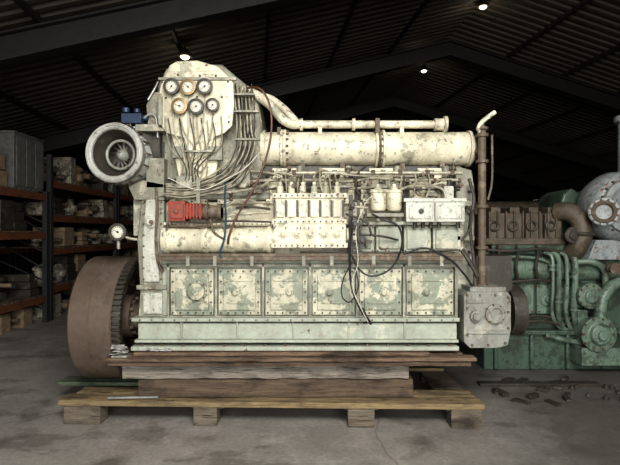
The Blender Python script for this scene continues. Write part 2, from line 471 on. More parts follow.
# ------------------------------------------------------------------ MAIN ENGINE
E = empty('marine_diesel_engine', (-.1, .5, .6))
p = Part('bedplate', 'bed', E, .006)
p.pbox(138, 323, 457, 341, .06, .95)
p.pbox(131, 318, 460, 322, .02, 1.0)
p.pbox(134, 340, 459, 343, .01, 1.0)
p.box(W(131, 340, .0).x, W(459, 340, .0).x, -.01, 1.0, .594, .63)
for x in (180, 236, 292, 348, 404): p.pbox(x, 322, x + 2, 342, .045, .04)
p.done()
b = Part('bedplate_bolts', 'rusty', E)
for i in range(16):
    q = W(142 + i * 20.5, 344, .0); b.cyl((q.x, .004, .629), (q.x, .004, .645), .012, seg=6)
for i in range(28):
    b.bolt(W(140 + i * 11.6, 320, .02), r=.007, h=.008)
b.done()
p = Part('crankcase', 'green', E, .008)
p.pbox(162, 256, 458, 321, .10, .85); p.done()
doors = [168, 216, 263, 310, 357, 404, 456]
p = Part('crankcase_doors', 'door', E, .006)
b = Part('crankcase_door_bolts', 'darkmetal', E)
fr = Part('crankcase_ribs', 'greygreen', E, .003)
for i in range(6):
    a, c = doors[i] + 2.5, doors[i + 1] - 2.5
    p.pbox(a, 269, c, 315, .070, .035)
    p.pbox(a + 5, 274, c - 5, 310, .052, .02)
    for j in range(6):
        t = j / 5
        b.bolt(W(a + 2.4 + (c - a - 4.8) * t, 271.3, .07), r=.0075, h=.014)
        b.bolt(W(a + 2.4 + (c - a - 4.8) * t, 312.7, .07), r=.0075, h=.014)
    for j in range(1, 4):
        b.bolt(W(a + 2.4, 271.3 + 41 * j / 4, .07), r=.0075, h=.014)
        b.bolt(W(c - 2.4, 271.3 + 41 * j / 4, .07), r=.0075, h=.014)
    cx = (a + c) / 2
    if i == 0:
        p.lathe(W(197, 291, .052), (0, -1, 0), [(0, .085), (.015, .085), (.02, .07), (.045, .068), (.05, .03), (.06, .03)], 28)
        for k in range(8):
            an = k * math.pi / 4; b.bolt(W(197, 291, .037) + Vector((math.cos(an) * .076, 0, math.sin(an) * .076)), r=.006, h=.01)
    else:
        p.lathe(W(cx - (4 if i % 2 else -3), 292, .052), (0, -1, 0), [(0, .035), (.008, .035), (.012, .015), (.03, .015), (.034, .024), (.04, .02)], 18)
        p.pbox(cx - 13, 279, cx + 13, 281.5, .044, .01)
        p.pbox(cx - 13, 302, cx + 13, 304, .044, .01)
    fr.pbox(doors[i] - 1.2, 264, doors[i] + 1.2, 318, .050, .06)
fr.pbox(455, 264, 458, 318, .050, .06)
fr.pbox(162, 315.8, 458, 318.4, .06, .05); fr.pbox(162, 264, 458, 267, .05, .06)
p.done(); b.done(); fr.done()
p = Part('drip_rail', 'rusty', E, .003)
p.pbox(158, 256.5, 463, 260.5, -.05, .2)
p.pbox(158, 253.5, 463, 256.5, -.05, .008)
p.done()
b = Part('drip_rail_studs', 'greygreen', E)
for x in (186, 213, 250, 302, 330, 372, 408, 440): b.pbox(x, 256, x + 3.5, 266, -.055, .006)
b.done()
p = Part('cylinder_block', 'cream', E, .01)
p.pbox(150, 202, 464, 257, .19, .72)
p.pbox(163, 222, 275, 226, .10, .15)
p.done()
p = Part('cylinder_head_deck', 'darkmetal', E, .01)  # dark colour puts the recess shade between the heads into the block
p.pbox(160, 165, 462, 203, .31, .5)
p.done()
p = Part('camshaft_housing', 'cream', E)
p.cyl(W(164, 240, .11), W(274, 240, .11), .105, seg=32)
for x in (166, 205, 232, 268):
    p.cyl(W(x, 240, .11), W(x + 4, 240, .11), .116, seg=32)
p.done()
p = Part('pushrod_covers', 'green', E, .006)
for a, c in ((348, 374), (376, 402), (404, 431), (433, 461)):
    p.pbox(a, 226, c, 252, .10, .12)
    p.pbox(a + 3, 229, c - 3, 249, .085, .02)
p.pbox(346, 221, 464, 225, .06, .16)
p.done()
b = Part('pushrod_cover_bolts', 'rusty', E)
for a, c in ((348, 374), (376, 402), (404, 431), (433, 461)):
    for x in (a + 1.5, (a + c) / 2, c - 1.5):
        for y in (227.3, 250.6): b.bolt(W(x, y, .10), r=.007)
for i in range(24): b.bolt(W(167 + i * 4.5, 224, .10), r=.006, h=.008)
b.done()
p = Part('fuel_injection_pump', 'cream', E, .005)
p.pbox(273, 224, 346, 244, .0, .2)
p.pbox(271, 243, 348, 248, -.02, .2)
p.pbox(275, 196, 344, 225, .03, .18)
p.pbox(272, 219, 347, 224, .0, .18)
p.pbox(272, 193, 347, 198, .01, .2)
for i in range(6):
    x = 280 + i * 11.4
    p.pbox(x - 3.8, 200, x + 3.8, 217, .008, .02)
    p.cyl(W(x, 195, .07), W(x, 186, .07), .028, seg=12)
    p.cyl(W(x, 186, .07), W(x, 182, .07), .018, seg=6)
for i in range(5):
    x = 283 + i * 13.5
    p.lathe(W(x, 234, .0), (0, -1, 0), [(0, .035), (.012, .035), (.014, .018), (.03, .018)], 16)
p.cyl(W(346, 236, .08), W(356, 236, .08), .07, seg=20)
p.cyl(W(264, 236, .08), W(273, 236, .08), .06, seg=20)
p.done()
b = Part('injection_pump_bolts', 'darkmetal', E)
for i in range(13):
    x = 275 + i * 5.7
    b.bolt(W(x, 221.5, .0), r=.0075); b.bolt(W(x, 195.5, .01), r=.0075); b.bolt(W(x, 245.5, -.02), r=.007)
for i in range(7):
    x = 274.5 + i * 11.4
    b.pbox(x - 1.1, 200, x + 1.1, 217, .022, .01)
    b.bolt(W(x, 228, .0), r=.007)
b.done()
p = Part('injector_pipes', 'copperpipe', E)
for i in range(6):
    x = 280 + i * 11.4; hx = 187 + i * 48
    p.ptube([(x, 182, .07), (x, 176 - i % 3, .05), (x + (hx - x) * .3, 171 + (i % 3) * 2.5, .08), (hx - (4 if hx > x else -4), 171 + (i % 3) * 2.5, .15), (hx, 176, .2), (hx, 182, .22)], .0075, 8, 8)
p.done()
hd = Part('cylinder_heads', 'cream', E, .006)
hb = Part('cylinder_head_studs', 'darkmetal', E)
hg = Part('cylinder_head_details', 'greygreen', E, .004)
for i in range(6):
    a = 167 + i * 48.5; c = a + 42
    hd.pbox(a, 178, c, 200, .20, .4)
    hd.pbox(a + 2, 199, c - 2, 204, .15, .3)
    hd.pbox(a + 8, 168, c - 8, 179, .24, .25)
    hd.lathe(W(a + 12, 190, .20), (0, -1, 0), [(0, .055), (.02, .055), (.022, .035), (.05, .035), (.055, .02), (.07, .02)], 20)
    hg.lathe(W(a + 31, 189, .20), (0, -1, 0), [(0, .045), (.03, .045), (.032, .03), (.04, .03)], 16)
    hg.cyl(W(a + 22, 184, .19), W(a + 22, 170, .19), .022, seg=12)
    hg.cyl(W(a + 36, 178, .22), W(a + 36, 166, .22), .03, seg=12)
    hg.pbox(a + 17, 192, a + 27, 196, .14, .08)
    for x in (a + 3, a + 20, a + 39):
        hb.cyl(W(x, 178, .22), W(x, 172, .22), .013, seg=6)
        hb.bolt(W(x, 196, .20), r=.011, h=.025); hb.bolt(W(x, 182, .20), r=.011, h=.025)
    for x in range(6): hb.bolt(W(a + 4 + x * 7, 201.5, .15), r=.008, h=.012)
hd.done(); hb.done(); hg.done()
p = Part('service_pipes', 'copperpipe', E)
p.ptube([(262, 173, .12), (462, 173, .12)], .016, 10)
p.ptube([(232, 184, .10), (255, 181, .10), (300, 180, .13), (350, 181, .13), (372, 178, .1), (404, 180, .12), (460, 180, .12)], .012)
p.ptube([(170, 207, .08), (220, 207, .08), (236, 202, .08), (270, 203, .1)], .012)
p.ptube([(225, 230, .0), (225, 218, .05), (240, 214, .08), (270, 212, .1)], .011)
p.ptube([(345, 210, .0), (352, 207, -.02), (368, 208, -.02)], .011)
p.ptube([(350, 189, .08), (362, 188, .03), (372, 187, -.02)], .011)
p.ptube([(400, 190, -.02), (412, 186, .02), (440, 188, .05), (446, 198, .05)], .010)
p.ptube([(160, 195, .08), (186, 193, .03), (230, 192, .05), (262, 186, .1), (272, 176, .12)], .012)
p.ptube([(320, 168, .1), (320, 182, .05), (323, 193, .03)], .008)
p.ptube([(427, 168, .15), (430, 185, .05), (426, 198, .02)], .008)
for x in (285, 300, 315, 330, 390, 402, 415):
    p.ptube([(x, 173, .12), (x + R(-3, 3), 185, .1), (x + R(-5, 5), 200, .12)], .007)
p.done()
b = Part('dark_lubrication_pipes', 'darkmetal', E)
b.ptube([(240, 197, .06), (256, 194, .08), (270, 189, .1), (300, 188, .12), (400, 189, .13), (460, 190, .14)], .009)
b.ptube([(236, 208, .08), (252, 207, .06), (270, 209, .1)], .010)
b.ptube([(166, 230, .0), (172, 222, .02), (205, 223, .02), (232, 221, .03), (271, 222, .05)], .008)
b.ptube([(360, 196, .02), (356, 186, .05), (358, 174, .1), (366, 166, .18)], .009)
b.ptube([(404, 216, .05), (398, 205, .05), (404, 194, .06), (404, 176, .12)], .008)
b.ptube([(466, 206, .0), (472, 212, .02), (470, 228, .04), (462, 240, .06)], .009)
b.ptube([(300, 252, .03), (330, 252, .0), (366, 253, .02), (410, 252, .04), (460, 250, .05)], .007)
b.done()
b = Part('pipe_unions', 'rusty', E)
for x in (270, 292, 318, 345, 371, 398, 425, 450):
    b.cyl(W(x, 173, .12), W(x + 4, 173, .12), .025, seg=6)
    b.cyl(W(x + 8, 180.5, .12), W(x + 11, 180.5, .12), .02, seg=6)
for i in range(64):
    x = R(166, 460); y = R(168, 205); dd = R(.08, .17)
    ax = random.choice([(0, -1, 0), (0, -1, 0), (1, 0, 0), (0, 0, 1)])
    q = W(x, y, dd); r = R(.009, .022)
    b.lathe(q, ax, [(0, r), (r, r), (r * 1.05, r * .6), (r * 2.2, r * .6), (r * 2.3, r * .85), (r * 3, r * .85)], 8)
    b.cyl(q, q + Vector((0, .14, 0)), r * .5, seg=6)
b.done()
p = Part('air_manifold', 'cream', E)
q0 = W(262, 149, .32); L = (W(475, 149, .32) - q0).length; r = 16.6 * K(.32)
p.lathe(q0, (1, 0, 0), [(0, r * .8), (.0, r), (L - .10, r), (L - .06, r * .97), (L - .03, r * .88), (L - .008, r * .7), (L, r * .4)], 48)
for x, w, e_ in ((262, 4, .018), (281, 2.5, .022), (284, 2.5, .022), (374, 2.5, .02), (381, 2.5, .02), (466, 3, .012)):
    a = W(x, 149, .32); p.cyl(a, W(x + w, 149, .32), r + e_, seg=48)
p.done()
b = Part('manifold_flange_bolts', 'rusty', E)
for x in (284, 377.5):
    for k in range(16):
        an = k * math.pi / 8; q = W(x, 149, .32) + Vector((-.03, math.cos(an) * (r + .008), math.sin(an) * (r + .008)))
        b.cyl(q, q + Vector((.075, 0, 0)), .009, seg=6)
a = W(378, 149, .32)
b.ring(a, (1, 0, 0), r + .022, .010, 40, 6)
for x in (300, 340, 400, 440):
    b.pbox(x, 163, x + 5, 172, .25, .1)
b.done()
p = Part('vent_pipe', 'cream', E)
p.ptube([(437, 124.5, .26), (380, 124.5, .26), (320, 124.5, .26), (296, 124.5, .26)], .034, 14)
p.ptube([(300, 124, .26), (291, 124, .26), (281, 118, .24), (270, 105, .2), (256, 95, .2), (240, 88, .25)], .04, 14)
p.ptube([(296, 122, .32), (283, 108, .34), (268, 98, .36), (250, 97, .4)], .034, 12)
for x in (300, 352, 434): p.cyl(W(x, 124.5, .26), W(x + 3, 124.5, .26), .052, seg=20)
p.lathe(W(437, 124.5, .26), (1, 0, 0), [(0, .05), (.05, .05), (.055, .07), (.08, .07), (.085, .03)], 20)
for x in (318, 400): p.pbox(x, 126, x + 4, 136, .24, .1)
p.done()
b = Part('manifold_strap', 'rusty', E, .002)
b.pbox(375.5, 118, 380, 134, .20, .14); b.pbox(277, 127, 281, 137, .22, .1); b.done()
p = Part('turbocharger_casing', 'greygreen', E, .02)
p.poly([(152, 186), (150, 118), (158, 84), (166, 68), (178, 63), (222, 64), (236, 76), (256, 92), (262, 122), (262, 186)], .20, .55)
p.poly([(150, 186), (270, 186), (270, 200), (150, 200)], .16, .5)
p.done()
p = Part('casing_dome', 'cream', E, .012)
p.poly([(166, 74), (169, 65), (176, 61), (197, 60), (218, 66), (228, 76)], .06, .4)
p.done()
p = Part('gauge_panel', 'cream', E, .008)
p.poly([(158, 96), (162, 79), (168, 71), (223, 71), (233, 82), (234, 104), (232, 126), (224, 133), (214, 137), (205, 166), (200, 172), (192, 166), (184, 138), (166, 133), (160, 124)], .03, .025)
p.poly([(170, 132), (222, 132), (214, 186), (180, 186)], .08, .12)
p.done()
b = Part('gauge_panel_brackets', 'greygreen', E, .004)
for x, y in ((165, 90), (226, 90), (165, 125), (226, 125)): b.box(W(x, y, .06).x - .012, W(x, y, .06).x + .012, .05, .22, W(x, y, .06).z - .012, W(x, y, .06).z + .012)
b.pbox(158, 77, 236, 80, .015, .03)
b.pbox(158, 95, 162, 125, .01, .06)
b.done()
b = Part('casing_access_covers', 'darkmetal', E, .004)
for x, y, w_, h_ in ((236, 96, 12, 22), (238, 146, 14, 18), (154, 142, 10, 30)): b.pbox(x, y, x + w_, y + h_, .185, .03)
b.lathe(W(248, 132, .2), (0, -1, 0), [(0, .06), (.03, .06), (.035, .03), (.05, .03)], 20)
b.done()
gz = [(172, 87, 7.6), (188.5, 87.5, 7.6), (205, 87, 7.6), (180, 106.5, 7.6), (196.5, 107, 7.6), (213, 105.5, 6.5)]
gb = Part('gauge_bezels', 'darkmetal', E); gd = Part('gauge_dials', 'dial', E); gn = Part('gauge_needles', 'glassblack', E); gp = Part('gauge_pipes', 'copperpipe', E)
gr = Part('gauge_rims', 'brass', E)
def gauge(x, y, r, yd, rimp):
    rr = r * K(yd); q = W(x, y, yd)
    rimp.lathe(q + Vector((0, .035, 0)), (0, -1, 0), [(0, rr * .86), (.05, rr * .92), (.052, rr * 1.08), (.062, rr * 1.06), (.064, rr * .76), (.05, rr * .74)], 28)
    gd.cyl(q + Vector((0, -.012, 0)), q + Vector((0, -.0165, 0)), rr * .75, seg=28)
    an = R(2.2, 4.2)
    dv = Vector((math.cos(an), 0, math.sin(an)))
    sd = Vector((-dv.z, 0, dv.x)) * .0028; o = q + Vector((0, -.0185, 0))
    gn.faces([o - dv * rr * .2 - sd, o - dv * rr * .2 + sd, o + dv * rr * .62 + sd * .3, o + dv * rr * .62 - sd * .3], [(0, 1, 2, 3)])
    gn.cyl(o + Vector((0, .001, 0)), o + Vector((0, -.003, 0)), rr * .13, seg=12)
    for k in range(13):
        a2 = -.7 + k * 4.55 / 12; d2 = Vector((math.cos(a2), 0, math.sin(a2))); s2 = Vector((-d2.z, 0, d2.x)) * .002
        gn.faces([o + d2 * rr * .54 - s2, o + d2 * rr * .54 + s2, o + d2 * rr * .70 + s2, o + d2 * rr * .70 - s2], [(0, 1, 2, 3)])
for i, (x, y, r_) in enumerate(gz):
    gauge(x, y, r_, .0, gr if i in (1, 3) else gb)
gauge(118.5, 232, 8.2, .08, gb)
gp.ptube([(118, 232, .12), (128, 238, .13), (141, 240, .14)], .012)
gp.cyl(W(118.5, 241, .1), W(118.5, 249, .1), .014, seg=8)
for i, (x, y, r_) in enumerate(gz):
    ex = 183 + i * 4.6
    gp.ptube([(x, y + 8, .02), (x + (ex - x) * .1, y + 17 if y > 100 else y + 28, .005), (x + (ex - x) * .35, 135, .0), (ex, 152, .01), (ex + 1, 172, .02), (ex - 4, 186, .04)], .0055, 8, 8)
for i in range(5):
    x = 165 + i * 14; gp.ptube([(x, 116 + (i % 2) * 4, .01), (x + 1, 130, .0), (x + 6 - i * 2, 148, .0), (182 + i * 3, 164, .02), (178 + i * 3, 190, .05)], .005, 6, 6)
for i in range(6):
    x = 235 + i * 3.6
    gp.ptube([(x - 2, 80 + i * 2, .15), (x, 100, .10), (x + 2, 125 + i * 1.5, .06), (x + 1 + i, 146, .06), (x - 6 + i * .4, 160 + i * 2, .06), (x - 22, 174 + i * 2.6, .03), (190, 184 + i * 2.6, .03), (166, 184 + i * 2.4, .05)], .0075, 8, 8)
gp.done(); gb.done(); gd.done(); gn.done(); gr.done()
b = Part('dark_gauge_pipes', 'darkmetal', E)
for i in range(5):
    x = 168 + i * 11
    b.ptube([(x, 118, .01), (x + 3, 134, -.005), (x + 8 - i * 1.5, 150, -.005), (186 + i * 3, 168, .01), (184 + i * 4, 184, .03), (175 + i * 5, 196, .08)], .0045, 6, 6)
for i in range(4):
    x = 236 + i * 5.5
    b.ptube([(x - 1, 84, .16), (x + 1.5, 104, .085), (x + 2, 130, .05), (x - 2, 154, .05), (x - 14, 172 + i * 4, .03), (200, 182 + i * 4, .02)], .005, 6, 8)
b.done()
b = Part('pipe_clips', 'greygreen', E, .002)
b.pbox(233, 110, 258, 112, .03, .05); b.pbox(232, 93, 254, 95, .05, .1); b.pbox(234, 138, 260, 140, .035, .03)
b.pbox(184, 150, 212, 152, -.012, .02); b.pbox(196, 178, 200, 204, .01, .03)
b.done()
b = Part('casing_bolts', 'darkmetal', E)
for x, y in ((162, 82), (228, 82), (200, 76), (161, 120), (229, 122), (178, 75), (216, 76), (197, 97), (222, 97), (166, 98)): b.bolt(W(x, y, .03), r=.009)
for i in range(10): b.bolt(W(153 + i * 12, 193, .16), r=.01)
b.done()
p = Part('valve_block', 'greygreen', E, .004)
p.pbox(172, 146, 184, 158, .04, .06); p.pbox(208, 146, 222, 160, .03, .06); p.pbox(176, 176, 192, 188, .02, .08)
p.pbox(236, 168, 250, 186, .08, .12); p.cyl(W(243, 166, .12), W(243, 188, .12), .04, seg=14)
p.done()
tc = W(115, 153, -.02); ax = Vector((-.10, -1, .0)).normalized()
kk = K(-.02)
p = Part('turbo_air_intake', 'turbo', E)
p.lathe(tc, ax, [(-.42, .01), (-.42, .20), (-.36, .235), (-.12, .235), (-.09, 27 * kk), (-.03, 28.5 * kk), (.0, 29.5 * kk), (.02, 30 * kk), (.030, 29 * kk), (.030, 25.0 * kk), (.02, 23.5 * kk), (.0, 23.2 * kk)], 56, caps=False)
p.ring(tc + ax * .030, ax, 27.3 * kk, .008, 56, 8)
p.done()
b = Part('turbo_intake_bore', 'darkmetal', E)
b.lathe(tc, ax, [(.012, 23.6 * kk), (-.01, 23.0 * kk), (-.05, 21.5 * kk), (-.12, 17 * kk), (-.20, 14 * kk), (-.21, .01)], 48, caps=False)
b.done()
b = Part('turbo_intake_ring', 'gearcase', E)
b.ring(tc - ax * .09, ax, 14.5 * kk, .012, 40, 8)
b.lathe(tc - ax * .14, ax, [(0, .05), (.03, .048), (.05, .036), (.07, .018), (.075, .001)], 24)
b.done()
b = Part('turbo_impeller', 'turbo', E)
sx = ax.orthogonal().normalized(); sy = ax.cross(sx)
for k in range(14):
    an = 2 * math.pi * k / 14; d1 = sx * math.cos(an) + sy * math.sin(an); d2 = sx * math.cos(an + .35) + sy * math.sin(an + .35)
    o = tc - ax * .155
    b.faces([o + d1 * .045, o + d2 * .118, o + d2 * .118 + ax * .03, o + d1 * .045 + ax * .045], [(0, 1, 2, 3)])
b.done()
b = Part('turbo_intake_bolts', 'rusty', E)
for k in range(16):
    an = 2 * math.pi * k / 16; d1 = sx * math.cos(an) + sy * math.sin(an)
    b.cyl(tc - ax * .11 + d1 * .245, tc - ax * .02 + d1 * .245, .009, seg=6)
b.done()
p = Part('turbo_volute', 'darkmetal', E)
q = W(152, 151, .35)
p.lathe(q - Vector((.16, 0, 0)), (1, 0, 0), [(0, .16), (.02, .23), (.07, .28), (.13, .30), (.19, .28), (.24, .24), (.30, .24)], 40)
p.cyl(W(158, 125, .3), W(158, 95, .3), .08, .05)
p.ptube([(150, 180, .2), (140, 186, .15), (128, 182, .12), (124, 178, .15)], .03, 12)
p.done()
p = Part('turbo_bracket', 'greygreen', E, .005)
p.poly([(146, 105), (152, 92), (160, 92), (164, 130), (148, 128)], .12, .06)
p.poly([(128, 186), (142, 180), (164, 184), (164, 200), (134, 200)], .10, .1)
p.pbox(135, 124, 165, 131, .05, .3)
p.pbox(146, 158, 164, 188, .1, .2)
p.done()
p = Part('lubricator_pump', 'blue', E, .004)
p.pbox(121, 113, 141, 123, .04, .12); p.cyl(W(126, 113, .08), W(126, 108, .08), .03, seg=14); p.cyl(W(137, 113, .08), W(137, 109, .08), .025, seg=14)
p.cyl(W(141, 118, .1), W(148, 118, .1), .025, seg=12); p.done()
b = Part('lubricator_pipes', 'steel', E)
b.ptube([(130, 123, .08), (131, 127, .08), (138, 128, .1)], .012)
b.ptube([(144, 118, .08), (150, 114, .08), (156, 118, .1), (158, 138, .1)], .01)
b.ptube([(148, 100, .1), (154, 90, .1), (158, 82, .12)], .01)
b.done()
p = Part('gear_train_column', 'greygreen', E, .008)
p.poly([(142, 192), (161, 188), (164, 200), (163, 290), (166, 318), (138, 318), (140, 292), (137, 240), (140, 214)], .12, .6)
p.pbox(136, 285, 167, 290, .09, .3)
p.pbox(133, 196, 143, 236, .17, .3)
p.done()
p = Part('gear_column_panel', 'pale', E, .006)
p.poly([(146, 200), (158, 197), (159, 282), (143, 282), (142, 240)], .10, .04)
p.pbox(143, 293, 162, 314, .10, .04)
p.lathe(W(151, 222, .10), (0, -1, 0), [(0, .05), (.015, .05), (.02, .03), (.04, .03)], 20)
p.done()
b = Part('gear_column_bolts', 'rusty', E)
for i in range(8):
    y = 202 + i * 11; b.bolt(W(144.5, y, .12), r=.009, h=.03); b.bolt(W(161.3, y, .12), r=.009, h=.012)
b.cyl(W(151, 222, .06), W(151, 222, .03), .018, seg=6)
b.ptube([(156, 188, .1), (157, 210, .07), (156, 240, .07), (158, 262, .07), (163, 272, .08)], .012)
b.done()
p = Part('red_governor_motor', 'red', E, .004)
p.pbox(168, 201, 185, 221, .01, .14)
for i in range(5): p.pbox(186 + i * 3.2, 203, 188 + i * 3.2, 219, .0, .13)
p.pbox(185, 205, 202, 217, .015, .12)
p.pbox(170, 203.5, 183, 218.5, -.005, .02)
p.cyl(W(176, 211, .0), W(176, 211, -.02), .022, seg=6)
p.done()
p = Part('governor_linkage', 'rusty', E)
p.cyl(W(202, 212, .08), W(222, 212, .08), .055, seg=20); p.cyl(W(206, 212, .08), W(209, 212, .08), .07, seg=20); p.cyl(W(218, 212, .08), W(222, 212, .08), .07, seg=20)
p.ptube([(164, 226, .05), (200, 226, .03), (240, 226, .05)], .010)
p.ptube([(210, 219, .02), (214, 232, .0), (225, 240, .0)], .009)
p.done()
p = Part('fuel_filters', 'cream', E)
for x, r_ in ((378, .066), (394, .060)):
    p.lathe(W(x, 212, .02), (0, 0, 1), [(0, .02), (.01, r_ * .8), (.03, r_), (.15, r_), (.155, r_ * 1.1), (.175, r_ * 1.1), (.18, r_ * .6), (.20, .018), (.225, .018)], 28)
p.done()
b = Part('filter_brackets', 'greygreen', E, .004)
b.pbox(366, 213, 404, 217, -.02, .2); b.pbox(370, 189, 401, 193, .06, .1); b.cyl(W(378, 217, .02), W(378, 222, .02), .02, seg=8)
b.cyl(W(394, 217, .02), W(394, 222, .02), .02, seg=8)
b.done()
p = Part('control_box', 'pale', E, .006)
p.pbox(406, 201, 465, 222, -.02, .16); p.pbox(404, 198, 467, 202, -.03, .18)
p.pbox(409, 204, 433, 219, -.028, .012); p.pbox(437, 204, 462, 219, -.028, .012)
p.pbox(444, 186, 454, 199, .05, .06)
p.done()
b = Part('control_box_fittings', 'darkmetal', E)
for x in (412, 430, 440, 459):
    for y in (206, 217): b.bolt(W(x, y, -.028), r=.005, h=.006)
for x in (415, 423, 431, 439, 458): b.cyl(W(x, 222, .05), W(x, 228, .05), .016, seg=8)
b.lathe(W(421, 211, -.028), (0, -1, 0), [(0, .02), (.02, .02), (.022, .01)], 14)
b.cyl(W(449, 186, .08), W(449, 180, .08), .02, seg=8)
b.pbox(434.5, 203, 435.5, 221, -.024, .01)
b.done()
p = Part('fuel_rack_linkage', 'darkmetal', E, .003)
p.pbox(349, 195, 353, 256, .0, .03); p.pbox(357, 200, 360, 250, -.02, .02)
p.lathe(W(355, 224, -.03), (0, -1, 0), [(0, .04), (.02, .04), (.022, .02), (.05, .02)], 16)
p.lathe(W(352, 206, -.01), (0, -1, 0), [(0, .03), (.02, .03), (.022, .015), (.05, .015)], 14)
p.lathe(W(362, 240, -.03), (0, -1, 0), [(0, .035), (.02, .035), (.022, .02), (.04, .02)], 14)
p.ptube([(346, 214, .0), (366, 222, -.03), (372, 236, -.02)], .01)
p.ptube([(362, 200, .0), (366, 215, -.02), (360, 230, -.03), (366, 248, .0)], .009)
p.ptube([(350, 234, .0), (380, 236, .0), (398, 240, .06)], .009)
p.pbox(346, 240, 372, 243, -.01, .04)
p.done()
p = Part('black_hoses', 'black', E)
p.ptube([(352, 218, -.04), (350, 250, -.07), (350, 275, -.07), (354, 295, -.08), (362, 312, -.09), (368, 321, -.07), (364, 323, -.03)], .009)
p.ptube([(372, 214, -.04), (384, 220, -.08), (398, 226, -.09), (402, 242, -.09), (397, 260, -.08), (386, 272, -.08), (370, 276, -.07), (358, 268, -.06), (352, 255, -.06)], .007)
p.ptube([(352, 262, -.07), (343, 280, -.07), (342, 296, -.08), (350, 302, -.08), (358, 288, -.07), (356, 270, -.07)], .005)
p.ptube([(404, 254, -.05), (425, 248, -.06), (448, 258, -.07), (464, 274, -.05), (472, 286, -.02)], .008)
p.ptube([(362, 308, -.09), (367, 318, -.09), (371, 324, -.08)], .011)
p.done()
p = Part('brown_hose', 'brownhose', E)
p.ptube([(247, 88, .1), (258, 88, .0), (266, 96, -.02), (271, 112, -.03), (271, 135, -.03), (266, 158, -.03), (258, 180, -.03), (247, 200, -.03), (236, 218, -.03), (229, 236, -.03), (228, 244, .0)], .009)
p.done()
p = Part('blue_hose', 'bluehose', E)
p.ptube([(226, 180, .05), (225, 200, -.03), (226, 222, -.03), (224, 240, -.04), (220, 252, -.05), (222, 258, -.05)], .008)
p.done()
p = Part('pale_cable', 'dial', E)
p.ptube([(372, 196, -.06), (365, 204, -.07), (356, 230, -.07), (358, 262, -.08), (352, 285, -.08), (362, 310, -.1), (368, 322, -.1)], .0035)
p.ptube([(168, 178, .0), (200, 190, -.02), (228, 178, -.02), (245, 168, .0), (262, 150, .0)], .004)
p.done()
p = Part('front_end_casing', 'greygreen', E, .01)
p.poly([(456, 166), (472, 170), (475, 190), (474, 290), (478, 330), (456, 330)], .22, .6)
p.pbox(455, 200, 473, 207, .10, .2); p.pbox(455, 235, 475, 241, .10, .2)
p.done()
p = Part('coolant_riser_pipe', 'rusty', E)
p.cyl(W(482, 131, .12), W(482, 292, .12), .033, seg=20)
for y in (134, 160, 205, 246, 284): p.cyl(W(482, y, .12), W(482, y + 3, .12), .052, seg=20)
p.lathe(W(482, 131, .12), (0, 0, 1), [(0, .036), (.01, .05), (.03, .05), (.035, .02), (.06, .02)], 16)
p.ptube([(482, 150, .12), (476, 152, .2), (470, 152, .3)], .03, 12)
p.ptube([(492, 135, .15), (492, 180, .15), (488, 200, .14)], .010, 8)
p.done()
p = Part('relief_lever', 'cream', E)
p.ptube([(480, 133, .12), (479, 127, .1), (483, 121, .1), (495, 112, .1)], .019, 10); p.done()
p = Part('front_end_fittings', 'darkmetal', E)
p.ptube([(470, 182, .15), (474, 200, .1), (470, 225, .1), (474, 262, .1), (476, 290, .05)], .014)
p.ptube([(462, 250, .1), (470, 262, .06), (478, 276, .05)], .02)
for y in (180, 192, 214, 228, 252, 264): p.bolt(W(469, y, .22), r=.014, h=.03)
p.pbox(476, 256, 512, 292, .4, .35)
p.cyl(W(505, 310, .5), W(518, 310, .5), .22, seg=30)
p.done()
p = Part('water_pump_gearcase', 'gearcase', E, .014)
p.poly([(464, 296), (468, 292), (508, 292), (511, 297), (511, 330), (508, 345), (498, 348), (470, 348), (464, 342)], -.02, .5)
p.pbox(470, 287, 506, 293, .0, .4)
p.lathe(W(495, 314, -.02), (0, -1, 0), [(0, .08), (.02, .08), (.025, .068), (.03, .068), (.032, .05), (.02, .045), (.018, .001)], 30)
p.lathe(W(475, 316, -.02), (0, -1, 0), [(0, .045), (.03, .045), (.035, .03), (.05, .03)], 20)
p.pbox(467, 300, 484, 303, -.035, .02); p.pbox(468, 331, 508, 334, -.035, .02)
p.done()
b = Part('gearcase_bolts', 'rusty', E)
for x, y in ((467, 295), (480, 295), (495, 295), (508, 297), (508, 312), (508, 328), (505, 343), (488, 345), (472, 345), (467, 335), (467, 308)): b.bolt(W(x, y, -.02), r=.010, h=.014)
for k in range(8):
    an = k * math.pi / 4 + .2; b.bolt(W(495, 314, -.04) + Vector((math.cos(an) * .074, 0, math.sin(an) * .074)), r=.007)
b.done()
# flywheel
p = Part('flywheel_rim', 'rim', E)
fx0, fx1 = -1.945, -1.60; fo = Vector((fx0, .52, .785)); FR = .54
w = fx1 - fx0
p.lathe(fo, (1, 0, 0), [(.10, .12), (.10, .40), (.0, .42), (.0, FR - .015), (.015, FR), (w * .48, FR), (w * .49, FR - .004), (w * .51, FR - .004), (w * .52, FR), (w, FR), (w + .01, FR - .01), (w + .01, FR - .03)] + [(w + .005, .46), (w - .08, .44), (w - .10, .2), (w + .02, .19), (w + .02, .10)], 96)
p.done(25)
p = Part('flywheel_ring_gear', 'darkmetal', E)
p.lathe((fx1 + .005, .52, .785), (1, 0, 0), [(0, .45), (0, FR - .035), (.065, FR - .035), (.065, .45)], 96, True)
for k in range(72):
    an = 2 * math.pi * k / 72
    Mx = Matrix.Translation((fx1 + .006, .52, .785)) @ Matrix.Rotation(an, 4, 'X')
    p.box(0.004, .07, -.009, .009, FR - .04, FR - .006, Mx)
p.done()
p = Part('flywheel_hub_bolts', 'rusty', E)
p.cyl((fx1 - .08, .52, .785), (-1.25, .52, .785), .13, seg=28)
